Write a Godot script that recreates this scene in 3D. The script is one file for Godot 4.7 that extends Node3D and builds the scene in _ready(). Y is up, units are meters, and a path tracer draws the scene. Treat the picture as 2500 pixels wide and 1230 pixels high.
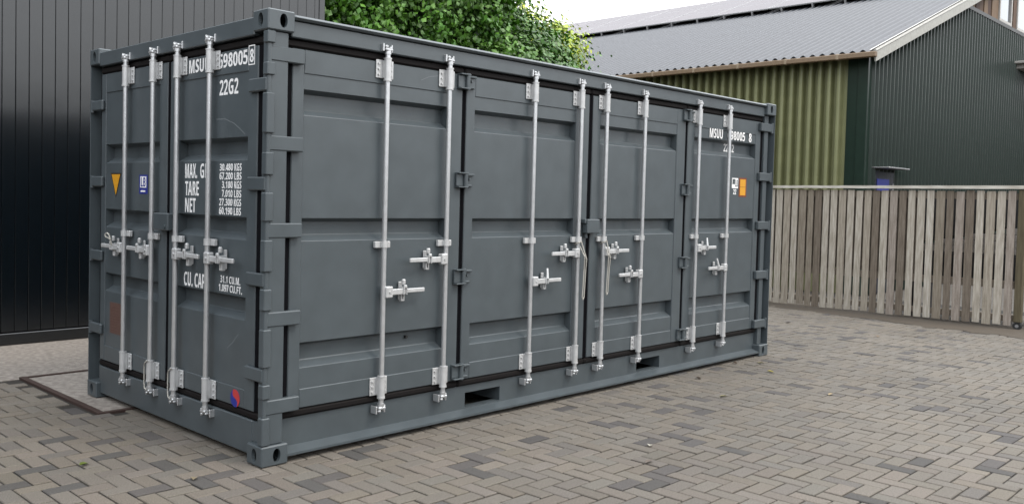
extends Node3D

var M := {}
var taken := {}
var cam: Camera3D

# ------------------------------------------------------------------ geometry collector
class G:
	var v := PackedVector3Array()
	var n := PackedVector3Array()
	var c := PackedColorArray()
	var col := Color(1, 1, 1)
	func put(a: Vector3, b: Vector3, d: Vector3, na: Vector3, nb: Vector3, nd: Vector3):
		v.append(a); v.append(d); v.append(b)
		n.append(na); n.append(nd); n.append(nb)
		c.append(col); c.append(col); c.append(col)
	func tri(a: Vector3, b: Vector3, d: Vector3):
		var nn := (b - a).cross(d - a).normalized()
		put(a, b, d, nn, nn, nn)
	func tri_out(a: Vector3, b: Vector3, d: Vector3, o: Vector3):
		if (b - a).cross(d - a).dot(o) < 0.0:
			tri(a, d, b)
		else:
			tri(a, b, d)
	func quad_out(a: Vector3, b: Vector3, d: Vector3, e: Vector3, o: Vector3):
		tri_out(a, b, d, o); tri_out(a, d, e, o)
	func box(lo: Vector3, hi: Vector3):
		bev(lo, hi, 0.0)
	func bev(p: Vector3, q: Vector3, b: float, holes := {}):
		var lo := p.min(q)
		var hi := p.max(q)
		var s := hi - lo
		b = min(b, min(s.x, min(s.y, s.z)) * 0.45)
		var cc := (lo + hi) * 0.5
		var h := s * 0.5
		for ax in 3:
			var iu := (ax + 1) % 3
			var iw := (ax + 2) % 3
			for sg in [-1.0, 1.0]:
				var o := Vector3.ZERO; o[ax] = sg
				var f := cc + o * h[ax]
				var eu := Vector3.ZERO; eu[iu] = h[iu] - b
				var ew := Vector3.ZERO; ew[iw] = h[iw] - b
				var key := ax * 2 + (1 if sg > 0 else 0)
				if holes.has(key):
					ring(f, eu, ew, o, holes[key])
				else:
					quad_out(f - eu - ew, f + eu - ew, f + eu + ew, f - eu + ew, o)
		if b <= 0.0:
			return
		for ax in 3:
			var iu := (ax + 1) % 3
			var iw := (ax + 2) % 3
			var ea := Vector3.ZERO; ea[ax] = h[ax] - b
			for su in [-1.0, 1.0]:
				for sw in [-1.0, 1.0]:
					var p1 := cc; p1[iu] += su * h[iu]; p1[iw] += sw * (h[iw] - b)
					var p2 := cc; p2[iu] += su * (h[iu] - b); p2[iw] += sw * h[iw]
					var o := Vector3.ZERO; o[iu] = su; o[iw] = sw
					quad_out(p1 - ea, p1 + ea, p2 + ea, p2 - ea, o)
		for sx in [-1.0, 1.0]:
			for sy in [-1.0, 1.0]:
				for sz in [-1.0, 1.0]:
					var sv := Vector3(sx, sy, sz)
					tri_out(cc + sv * Vector3(h.x, h.y - b, h.z - b), cc + sv * Vector3(h.x - b, h.y, h.z - b), cc + sv * Vector3(h.x - b, h.y - b, h.z), sv)
	# rectangular face with an oval opening and a short tunnel; size = [half along u, half along w] of the oval
	func ring(f: Vector3, eu: Vector3, ew: Vector3, o: Vector3, size: Array):
		var du := eu.normalized() * float(size[0])
		var dw := ew.normalized() * float(size[1])
		var shift: Vector3 = size[2] if size.size() > 2 else Vector3.ZERO
		var sq: Array[Vector2] = []
		for k in 8: sq.append(Vector2(1, -1 + k * 0.25))
		for k in 8: sq.append(Vector2(1 - k * 0.25, 1))
		for k in 8: sq.append(Vector2(-1, 1 - k * 0.25))
		for k in 8: sq.append(Vector2(-1 + k * 0.25, -1))
		var m := sq.size()
		for k in m:
			var a := sq[k]
			var b := sq[(k + 1) % m]
			var oa := f + eu * a.x + ew * a.y
			var ob := f + eu * b.x + ew * b.y
			var an := a.normalized()
			var bn := b.normalized()
			var ia := f + shift + du * an.x + dw * an.y
			var ib := f + shift + du * bn.x + dw * bn.y
			quad_out(oa, ob, ib, ia, o)
			var ja := ia - o * 0.022
			var jb := ib - o * 0.022
			quad_out(ia, ib, jb, ja, (f + shift) - (ia + ib) * 0.5)
	func cyl(p0: Vector3, p1: Vector3, r0: float, r1: float, seg := 12, caps := true):
		var d := (p1 - p0).normalized()
		var a := d.cross(Vector3.UP if absf(d.y) < 0.9 else Vector3.RIGHT).normalized()
		var b := d.cross(a)
		for k in seg:
			var t0 := TAU * k / seg
			var t1 := TAU * (k + 1) / seg
			var n0 := a * cos(t0) + b * sin(t0)
			var n1 := a * cos(t1) + b * sin(t1)
			var q0 := p0 + n0 * r0
			var q1 := p0 + n1 * r0
			var q2 := p1 + n1 * r1
			var q3 := p1 + n0 * r1
			if (q1 - q0).cross(q2 - q0).dot(n0) > 0.0:
				put(q0, q1, q2, n0, n1, n1); put(q0, q2, q3, n0, n1, n0)
			else:
				put(q0, q2, q1, n0, n1, n1); put(q0, q3, q2, n0, n0, n1)
			if caps:
				tri_out(p0, q0, q1, -d); tri_out(p1, q3, q2, d)
	func tube(pts: Array, r: float, seg := 6):
		for k in pts.size() - 1:
			cyl(pts[k], pts[k + 1], r, r, seg, k == 0 or k == pts.size() - 2)
	# outline in the plane of ea, eb, pushed along d
	func prism(pts: PackedVector2Array, at: Vector3, ea: Vector3, eb: Vector3, d: Vector3):
		var idx := Geometry2D.triangulate_polygon(pts)
		for k in range(0, idx.size(), 3):
			var a := at + ea * pts[idx[k]].x + eb * pts[idx[k]].y
			var b := at + ea * pts[idx[k + 1]].x + eb * pts[idx[k + 1]].y
			var e := at + ea * pts[idx[k + 2]].x + eb * pts[idx[k + 2]].y
			tri_out(a, b, e, -d); tri_out(a + d, b + d, e + d, d)
		var mid := Vector2.ZERO
		for p in pts: mid += p / pts.size()
		for k in pts.size():
			var p := pts[k]
			var q := pts[(k + 1) % pts.size()]
			var a := at + ea * p.x + eb * p.y
			var b := at + ea * q.x + eb * q.y
			var m2 := (p + q) * 0.5 - mid
			quad_out(a, b, b + d, a + d, ea * m2.x + eb * m2.y)
	func mesh() -> ArrayMesh:
		var arr := []
		arr.resize(Mesh.ARRAY_MAX)
		arr[Mesh.ARRAY_VERTEX] = v
		arr[Mesh.ARRAY_NORMAL] = n
		arr[Mesh.ARRAY_COLOR] = c
		var m := ArrayMesh.new()
		m.add_surface_from_arrays(Mesh.PRIMITIVE_TRIANGLES, arr)
		return m

# ------------------------------------------------------------------ nodes
func numbered(called: String) -> String:
	if not taken.has(called):
		taken[called] = 0
		return called
	taken[called] += 1
	return "%s_%03d" % [called, taken[called]]

func obj(called: String, g: G, mat: Material, parent: Node = null) -> MeshInstance3D:
	var o := MeshInstance3D.new()
	o.mesh = g.mesh()
	o.material_override = mat
	if parent == null:
		o.name = numbered(called); add_child(o)
	else:
		o.name = called; parent.add_child(o, true)
	return o

func share(called: String, mesh: Mesh, mat: Material, parent: Node, tf := Transform3D()) -> MeshInstance3D:
	var o := MeshInstance3D.new()
	o.mesh = mesh; o.material_override = mat; o.name = called; o.transform = tf
	parent.add_child(o, true)
	return o

func tag(o: Node, label: String, category: String, group := ""):
	o.set_meta("label", label); o.set_meta("category", category)
	if group != "": o.set_meta("group", group)

func thing(called: String, label: String, category: String, at := Vector3.ZERO, group := "") -> Node3D:
	var o := Node3D.new()
	o.name = numbered(called); o.position = at; add_child(o)
	tag(o, label, category, group)
	return o

func struct(o: Node, kind := "structure"):
	o.set_meta("kind", kind)

# ------------------------------------------------------------------ materials
func srgb(r: float, g: float, b: float) -> Color:      # real-world (linear) base colour
	return Color(r * 0.575, g * 0.575, b * 0.575).linear_to_srgb()

func noise_tex(freq: float, lo: Color, hi: Color, sd: int, octaves := 4, size := 512) -> NoiseTexture2D:
	var f := FastNoiseLite.new()
	f.noise_type = FastNoiseLite.TYPE_SIMPLEX_SMOOTH
	f.seed = sd; f.frequency = freq; f.fractal_octaves = octaves
	var t := NoiseTexture2D.new()
	t.width = size; t.height = size; t.seamless = true; t.noise = f; t.normalize = true
	var gr := Gradient.new()
	gr.set_color(0, lo); gr.set_color(1, hi)
	t.color_ramp = gr
	return t

func bump_tex(freq: float, sd: int, strength: float, octaves := 3) -> NoiseTexture2D:
	var f := FastNoiseLite.new()
	f.noise_type = FastNoiseLite.TYPE_SIMPLEX_SMOOTH
	f.seed = sd; f.frequency = freq; f.fractal_octaves = octaves
	var t := NoiseTexture2D.new()
	t.width = 512; t.height = 512; t.seamless = true; t.noise = f
	t.as_normal_map = true; t.bump_strength = strength
	return t

func mat(col: Color, rough := 0.6, metal := 0.0) -> StandardMaterial3D:
	var m := StandardMaterial3D.new()
	m.albedo_color = col; m.roughness = rough; m.metallic = metal
	return m

func grain(m: StandardMaterial3D, tex: Texture2D, scale: Vector3):
	m.albedo_texture = tex
	m.uv1_triplanar = true; m.uv1_world_triplanar = true; m.uv1_scale = scale

func relief(m: StandardMaterial3D, tex: Texture2D, amount: float):
	m.normal_enabled = true; m.normal_texture = tex; m.normal_scale = amount

func materials():
	var soft := noise_tex(0.012, Color(0.90, 0.90, 0.90), Color(1, 1, 1), 3)
	var dusty := noise_tex(0.02, Color(0.88, 0.875, 0.87), Color(1, 1, 1), 5, 5)
	var speck := noise_tex(0.09, Color(0.56, 0.55, 0.54), Color(1.0, 1.0, 1.0), 7, 4)
	var wavy := bump_tex(0.006, 11, 3.0, 2)
	var rough_n := bump_tex(0.12, 12, 4.0, 3)
	M.paint = mat(srgb(0.101, 0.123, 0.136), 0.36); grain(M.paint, soft, Vector3(0.6, 0.6, 0.6)); relief(M.paint, wavy, 0.10)
	M.rubber = mat(srgb(0.007, 0.007, 0.009), 0.85); M.rubber.metallic_specular = 0.15
	M.seal = mat(srgb(0.013, 0.011, 0.011), 0.7); M.seal.metallic_specular = 0.25
	M.zinc = mat(srgb(0.98, 1.0, 1.02), 0.32, 0.7); grain(M.zinc, soft, Vector3(2, 2, 2))
	M.bright = mat(srgb(0.86, 0.87, 0.875), 0.36, 0.35); grain(M.bright, soft, Vector3(2, 2, 2))
	M.letter = mat(srgb(1.1, 1.1, 1.1), 0.6)
	M.yellow = mat(srgb(0.85, 0.40, 0.015), 0.5)
	M.orange_edge = mat(srgb(0.25, 0.06, 0.02), 0.5)
	M.black = mat(srgb(0.012, 0.012, 0.012), 0.5)
	M.blue = mat(srgb(0.02, 0.035, 0.32), 0.5)
	M.red = mat(srgb(0.62, 0.05, 0.05), 0.5)
	M.plate = mat(srgb(0.24, 0.13, 0.105), 0.55); grain(M.plate, speck, Vector3(3, 3, 3))
	M.scratch = mat(srgb(0.20, 0.225, 0.24), 0.6)
	M.plate_line = mat(srgb(0.13, 0.065, 0.05), 0.6)
	M.brick = mat(Color(1, 1, 1), 0.9); M.brick.vertex_color_use_as_albedo = true
	grain(M.brick, speck, Vector3(2.2, 2.2, 2.2)); relief(M.brick, rough_n, 0.5)
	M.sand = mat(srgb(0.038, 0.032, 0.024), 0.95); grain(M.sand, speck, Vector3(1.5, 1.5, 1.5))
	M.far_ground = mat(srgb(0.21, 0.19, 0.165), 0.95); grain(M.far_ground, speck, Vector3(0.5, 0.5, 0.5))
	M.concrete = mat(srgb(0.43, 0.39, 0.35), 0.9); grain(M.concrete, noise_tex(0.03, Color(0.72, 0.71, 0.70), Color(1, 1, 1), 21, 6), Vector3(0.9, 0.9, 0.9)); relief(M.concrete, rough_n, 0.4)
	M.rust = mat(srgb(0.075, 0.035, 0.024), 0.85); grain(M.rust, speck, Vector3(2, 2, 2))
	M.dirt = mat(srgb(0.15, 0.118, 0.085), 0.95); grain(M.dirt, speck, Vector3(1.3, 1.3, 1.3))
	M.cladding = mat(srgb(0.002, 0.005, 0.008), 0.20); M.cladding.metallic_specular = 0.62; grain(M.cladding, dusty, Vector3(0.7, 0.7, 0.7)); relief(M.cladding, wavy, 0.06)
	M.groove = mat(srgb(0.002, 0.002, 0.002), 0.8)
	M.roof = mat(srgb(0.125, 0.133, 0.152), 0.6); grain(M.roof, dusty, Vector3(0.5, 0.5, 0.5))
	M.olive = mat(srgb(0.275, 0.285, 0.135), 0.42); grain(M.olive, soft, Vector3(0.4, 0.4, 0.4))
	M.green = mat(srgb(0.020, 0.040, 0.030), 0.28); M.green.metallic_specular = 0.4; grain(M.green, dusty, Vector3(0.4, 0.4, 0.4))
	M.gutter = mat(srgb(0.25, 0.165, 0.095), 0.55); grain(M.gutter, dusty, Vector3(2, 2, 2))
	M.gutter_joint = mat(srgb(0.33, 0.25, 0.17), 0.5)
	M.barge = mat(srgb(0.55, 0.55, 0.51), 0.6); grain(M.barge, dusty, Vector3(1, 1, 1))
	M.barge_cap = mat(srgb(0.80, 0.79, 0.74), 0.5)
	M.solar = mat(srgb(0.24, 0.225, 0.24), 0.5); M.solar.metallic_specular = 0.15
	M.alloy = mat(srgb(0.45, 0.45, 0.46), 0.4, 0.6)
	M.window_frame = mat(srgb(0.55, 0.53, 0.50), 0.5)
	M.glass = mat(srgb(0.35, 0.38, 0.42), 0.05, 0.6)
	M.door_dark = mat(srgb(0.012, 0.016, 0.03), 0.5)
	M.leaf = mat(Color(1, 1, 1), 0.5); M.leaf.vertex_color_use_as_albedo = true
	M.leaf.backlight_enabled = true; M.leaf.backlight = Color(0.25, 0.35, 0.08); M.leaf.cull_mode = BaseMaterial3D.CULL_DISABLED
	M.bark = mat(srgb(0.07, 0.055, 0.042), 0.9); grain(M.bark, speck, Vector3(2, 0.5, 2))
	M.rope = mat(srgb(0.55, 0.53, 0.48), 0.9)
	M.tyre = mat(srgb(0.015, 0.015, 0.016), 0.8)
	var wood := noise_tex(0.02, Color(0.76, 0.74, 0.71), Color(1, 1, 1), 31, 5)
	var tones := [Vector3(0.66, 0.61, 0.53), Vector3(0.54, 0.485, 0.405), Vector3(0.38, 0.33, 0.265), Vector3(0.26, 0.215, 0.17), Vector3(0.70, 0.655, 0.58), Vector3(0.47, 0.41, 0.36)]
	M.boards = []
	for t in tones:
		var w := mat(srgb(t.x, t.y, t.z), 0.85); grain(w, wood, Vector3(3.0, 0.28, 3.0)); relief(w, rough_n, 0.25)
		M.boards.append(w)
	M.cap = mat(srgb(0.85, 0.82, 0.75), 0.8); grain(M.cap, wood, Vector3(2, 2, 0.3))
	M.post = mat(srgb(0.15, 0.125, 0.07), 0.85); grain(M.post, wood, Vector3(3, 0.3, 3))
	M.brown = []
	for t in [Vector3(0.17, 0.095, 0.055), Vector3(0.30, 0.20, 0.125), Vector3(0.10, 0.05, 0.032)]:
		var w := mat(srgb(t.x, t.y, t.z), 0.8); grain(w, wood, Vector3(3, 0.3, 3)); M.brown.append(w)
	M.red_brick = mat(srgb(0.16, 0.085, 0.06), 0.85); grain(M.red_brick, speck, Vector3(0.5, 0.5, 0.5))
	M.tile_roof = mat(srgb(0.05, 0.042, 0.04), 0.7)
	M.pale_stone = mat(srgb(0.62, 0.58, 0.54), 0.85); grain(M.pale_stone, speck, Vector3(2, 2, 2))

# ------------------------------------------------------------------ scene
func _ready():
	# camera
	cam = Camera3D.new()
	cam.name = "camera"
	cam.projection = Camera3D.PROJECTION_FRUSTUM
	cam.near = 0.1
	cam.far = 400.0
	cam.size = 0.1 * 1230.0 / 2196.295
	cam.frustum_offset = Vector2(110.086, -51.984) * 0.1 / 2196.295
	cam.position = Vector3(-2.74781, 1.56576, 4.36726)
	cam.rotation = Vector3(-0.03754, -0.782877, 0.024425)
	add_child(cam)
	cam.current = true
	# overcast sky
	var we := WorldEnvironment.new()
	we.name = "world_environment"
	var env := Environment.new()
	env.background_mode = Environment.BG_SKY
	var sm := ProceduralSkyMaterial.new()
	sm.sky_top_color = Color(0.965, 0.98, 1.0)
	sm.sky_horizon_color = Color(0.74, 0.745, 0.75)
	sm.sky_curve = 0.45
	sm.ground_horizon_color = Color(0.45, 0.43, 0.40)
	sm.ground_bottom_color = Color(0.40, 0.38, 0.35)
	sm.sky_energy_multiplier = 1.0
	var sky := Sky.new()
	sky.sky_material = sm
	env.sky = sky
	env.background_energy_multiplier = 1.45
	env.tonemap_mode = Environment.TONE_MAPPER_LINEAR
	env.tonemap_exposure = 2.8
	env.sdfgi_enabled = true; env.ssao_enabled = true; env.ssil_enabled = true
	we.environment = env
	add_child(we)
	var sun := DirectionalLight3D.new()
	sun.name = "sun"
	sun.light_energy = 0.3
	sun.light_angular_distance = 20.0
	sun.light_color = Color(1.0, 0.97, 0.93)
	sun.shadow_enabled = true
	sun.look_at_from_position(Vector3(2.0, 9.0, 6.0), Vector3.ZERO)
	add_child(sun)

	materials()
	ground()
	barn()
	hall()
	surroundings()
	container()
	gate()
	trees()
	details()

# ------------------------------------------------------------------ ground
const CELL := 0.105
func ground():
	var g := G.new()
	g.quad_out(Vector3(-150, -0.03, -150), Vector3(150, -0.03, -150), Vector3(150, -0.03, 150), Vector3(-150, -0.03, 150), Vector3.UP)
	struct(obj("ground", g, M.far_ground))
	g = G.new()
	g.quad_out(Vector3(-5.6, -0.011, -3.36), Vector3(13.2, -0.011, -3.36), Vector3(13.2, -0.011, 6.5), Vector3(-5.6, -0.011, 6.5), Vector3.UP)
	var pave := obj("pavement", g, M.sand)
	struct(pave)
	var rng := RandomNumberGenerator.new(); rng.seed = 77
	var low := FastNoiseLite.new(); low.seed = 4; low.frequency = 0.55; low.fractal_octaves = 2
	var dark := [Vector2(-0.85,-0.80),Vector2(-1.06,-0.62),Vector2(-0.59,-1.29),Vector2(-0.85,-0.40),Vector2(-0.39,-1.10),Vector2(-0.13,-0.96),Vector2(-0.44,-0.82),Vector2(-0.32,-0.52),Vector2(-0.58,-0.07),Vector2(-0.42,-0.03),Vector2(-0.10,-0.33),Vector2(-0.17,-0.09),Vector2(-0.20,0.19),Vector2(-0.26,-2.03),Vector2(0.58,0.03),Vector2(0.77,0.08),Vector2(0.02,0.40),Vector2(0.28,0.36),Vector2(-0.01,0.64),Vector2(-0.23,0.48),Vector2(1.10,0.58),Vector2(0.97,0.69),Vector2(0.87,0.86),Vector2(0.40,1.08),Vector2(1.78,0.55),Vector2(2.35,0.63),Vector2(2.45,0.76),Vector2(2.79,1.04),Vector2(2.23,1.12),Vector2(2.42,1.20),Vector2(2.47,1.36),Vector2(2.46,1.51),Vector2(1.39,1.55),Vector2(1.54,1.63),Vector2(1.68,1.51),Vector2(1.86,1.56),Vector2(3.08,0.70),Vector2(3.28,0.76),Vector2(3.30,0.93),Vector2(3.85,0.15),Vector2(3.43,0.41),Vector2(2.99,0.42),Vector2(3.60,0.63),Vector2(2.45,0.12)]
	# one stone: bevelled top and four sides, long along x
	var shape := func(col: Color, wear: float) -> ArrayMesh:
		var s := G.new(); s.col = col
		var hx := CELL - 0.0048; var hz := CELL * 0.5 - 0.0048; var b := 0.005 + wear
		var top: Array[Vector3] = [Vector3(-hx + b, 0, -hz + b), Vector3(hx - b, 0, -hz + b), Vector3(hx - b, 0, hz - b), Vector3(-hx + b, 0, hz - b)]
		var mid: Array[Vector3] = [Vector3(-hx, -0.004, -hz), Vector3(hx, -0.004, -hz), Vector3(hx, -0.004, hz), Vector3(-hx, -0.004, hz)]
		s.quad_out(top[0], top[1], top[2], top[3], Vector3.UP)
		for k in 4:
			var l := (k + 1) % 4
			var o := (mid[k] + mid[l]) * 0.5 + Vector3.UP * 0.02
			s.quad_out(mid[k], mid[l], top[l], top[k], o)
			s.quad_out(mid[k] + Vector3.DOWN * 0.014, mid[l] + Vector3.DOWN * 0.014, mid[l], mid[k], Vector3(o.x, 0, o.z))
		return s.mesh()
	var spots := []
	for j in range(-32, 62):
		for i in range(-52, 122):
			var m := posmod(i - j + 2, 4)
			if m != 0 and m != 3: continue
			var cx := (i + (1.0 if m == 0 else 0.5)) * CELL
			var cz := (j + (0.5 if m == 0 else 1.0)) * CELL
			if cx < -5.4 or cx > 12.6 or cz > 6.3 or cz < -3.22: continue
			if cx > -0.235 and cz < -1.74 and cx < 7.2: continue     # concrete bay
			if cx > 0.9 and cx < 5.2 and cz < -0.9: continue         # under the container
			spots.append([cx, cz, m == 0])
	# which ones show largest
	var inv := cam.transform.affine_inverse()
	var ranked := []
	for k in spots.size():
		var s = spots[k]
		var p := inv * Vector3(s[0], 0, s[1])
		var d := -p.z
		var area := 0.0
		if d > 0.2:
			var u := 1139.9 + 2196.3 * p.x / d
			var w := 563.0 - 2196.3 * p.y / d
			var hid: bool = s[0] > 0.05 and s[0] < 6.0 and s[1] < -0.05 and s[1] > -2.4
			if u > 0 and u < 2500 and w > 0 and w < 1230 and not hid:
				area = 1.0 / (d * d * d)
		ranked.append([area, k])
	ranked.sort_custom(func(a, b): return a[0] > b[0])
	var single := {}
	for k in 300: single[ranked[k][1]] = true
	var cols: Array[Color] = []
	for s in spots:
		var at := Vector2(s[0], s[1])
		var tone := rng.randf_range(0.92, 1.07) * (1.0 + 0.16 * low.get_noise_2d(at.x, at.y))
		var hue := rng.randf_range(-1.0, 1.0)
		var col := Color(0.160 * tone + 0.004 * hue, 0.143 * tone, 0.121 * tone - 0.004 * hue)
		var isdark := false
		for q in dark:
			var e: Vector2 = (at - q).abs()
			if e.x < (CELL if s[2] else CELL * 0.5) and e.y < (CELL * 0.5 if s[2] else CELL): isdark = true
		if not isdark and (at.x > 4.2 or at.y > 2.2 or at.x < -1.3): isdark = rng.randf() < 0.06
		if isdark:
			var t2 := rng.randf_range(0.85, 1.15)
			col = Color(0.080 * t2, 0.074 * t2, 0.072 * t2)
		elif rng.randf() < 0.06:
			col = Color(0.130, 0.117, 0.105)
		cols.append(col)
	# 300 single stones share meshes in rounded tones
	var cache := {}
	var rest := []
	for k in spots.size():
		var s = spots[k]
		var tf := Transform3D(Basis(Vector3.UP, 0.0 if s[2] else PI / 2) * Basis(Vector3(1, 0, 0), rng.randfn(0, 0.006)) * Basis(Vector3(0, 0, 1), rng.randfn(0, 0.004)), Vector3(s[0] + rng.randfn(0, 0.0008), rng.randfn(0, 0.0014) + 0.004 * low.get_noise_2d(s[0] * 1.7 + 40.0, s[1] * 1.7), s[1] + rng.randfn(0, 0.0008)))
		if single.has(k):
			var c0 := cols[k]
			var lum := snappedf(c0.g, 0.008)
			var q := Color(lum * snappedf(c0.r / c0.g, 0.03), lum, lum * snappedf(c0.b / c0.g, 0.03))
			if not cache.has(q): cache[q] = shape.call(q, rng.randf_range(-0.001, 0.002))
			share("brick", cache[q], M.brick, pave, tf)
		else:
			rest.append([tf, cols[k]])
	var mm := MultiMesh.new()
	mm.transform_format = MultiMesh.TRANSFORM_3D; mm.use_colors = true
	mm.mesh = shape.call(Color(1, 1, 1), 0.0)
	mm.instance_count = rest.size()
	for k in rest.size():
		mm.set_instance_transform(k, rest[k][0]); mm.set_instance_color(k, rest[k][1])
	var mi := MultiMeshInstance3D.new()
	mi.name = "far_bricks"; mi.multimesh = mm; mi.material_override = M.brick
	pave.add_child(mi, true)
	struct(mi, "stuff")
	# concrete strip along the dark barn and the bay inside the rusty frame
	g = G.new()
	g.bev(Vector3(-9, -0.06, -5.6), Vector3(9, 0.0, -3.34), 0.006)
	g.bev(Vector3(-0.15, -0.06, -3.335), Vector3(7.0, -0.002, -1.81), 0.004)
	struct(obj("concrete_apron", g, M.concrete))
	var fr := thing("steel_edge_frame", "rusty flat steel edging let into the paving round the concrete bay", "edging", Vector3(-0.15, 0, -3.34))
	g = G.new(); g.bev(Vector3(-0.035, -0.05, -0.012), Vector3(0.012, 0.010, 1.56), 0.003); obj("edge_bar", g, M.rust, fr)
	g = G.new(); g.bev(Vector3(0.012, -0.05, -0.014), Vector3(7.0, 0.008, 0.022), 0.003); obj("edge_bar", g, M.rust, fr)
	g = G.new(); g.bev(Vector3(0.012, -0.05, 1.522), Vector3(7.0, 0.009, 1.562), 0.003); obj("edge_bar", g, M.rust, fr)

# ------------------------------------------------------------------ dark barn
func barn():
	var b := thing("dark_barn", "tall barn clad in near-black upright boards behind the container", "building", Vector3(0, 0, -5.01))
	var g := G.new()
	g.box(Vector3(-12, 0, -9), Vector3(3.92, 6.2, -0.03)); obj("core_wall", g, M.groove, b)
	g = G.new(); g.bev(Vector3(-0.0605, 0.128, -0.03), Vector3(0.0605, 6.1, 0.0), 0.004)
	var bm := g.mesh()
	for k in range(-26, 30):
		var x := 0.196 + 0.1249 * (k + 0.5)
		if x > 3.9: continue
		share("board", bm, M.cladding, b, Transform3D(Basis(), Vector3(x, 0, 0)))
	g = G.new(); g.bev(Vector3(-12, 0.004, -0.02), Vector3(3.93, 0.118, 0.012), 0.006); obj("base_flashing", g, M.cladding, b)
	g = G.new(); g.bev(Vector3(3.88, 0.0, -0.03), Vector3(3.96, 6.1, 0.015), 0.006); obj("corner_trim", g, M.cladding, b)
	g = G.new(); g.bev(Vector3(-12.3, 6.1, -9.3), Vector3(4.2, 6.32, 0.35), 0.02); obj("roof_edge", g, M.cladding, b)

# ------------------------------------------------------------------ hall with corrugated walls
func corrugated(g: G, s0: float, s1: float, pitch: float, prof: Array, bottom: float, top: Callable, f: Callable):
	# prof: [fraction of pitch, depth]; f(s, y, depth) -> point
	var s := s0
	while s < s1:
		for k in prof.size() - 1:
			var a: float = s + prof[k][0] * pitch
			var b: float = s + prof[k + 1][0] * pitch
			if b > s1: return
			var ta: float = top.call(a)
			var tb: float = top.call(b)
			if ta <= bottom or tb <= bottom: continue
			var p: Vector3 = f.call(a, bottom, prof[k][1])
			var q: Vector3 = f.call(b, bottom, prof[k + 1][1])
			var r: Vector3 = f.call(b, tb, prof[k + 1][1])
			var t: Vector3 = f.call(a, ta, prof[k][1])
			var o: Vector3 = f.call(a, 0.0, 1.0) - f.call(a, 0.0, 0.0)
			g.quad_out(p, q, r, t, o)
		s += pitch

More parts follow.
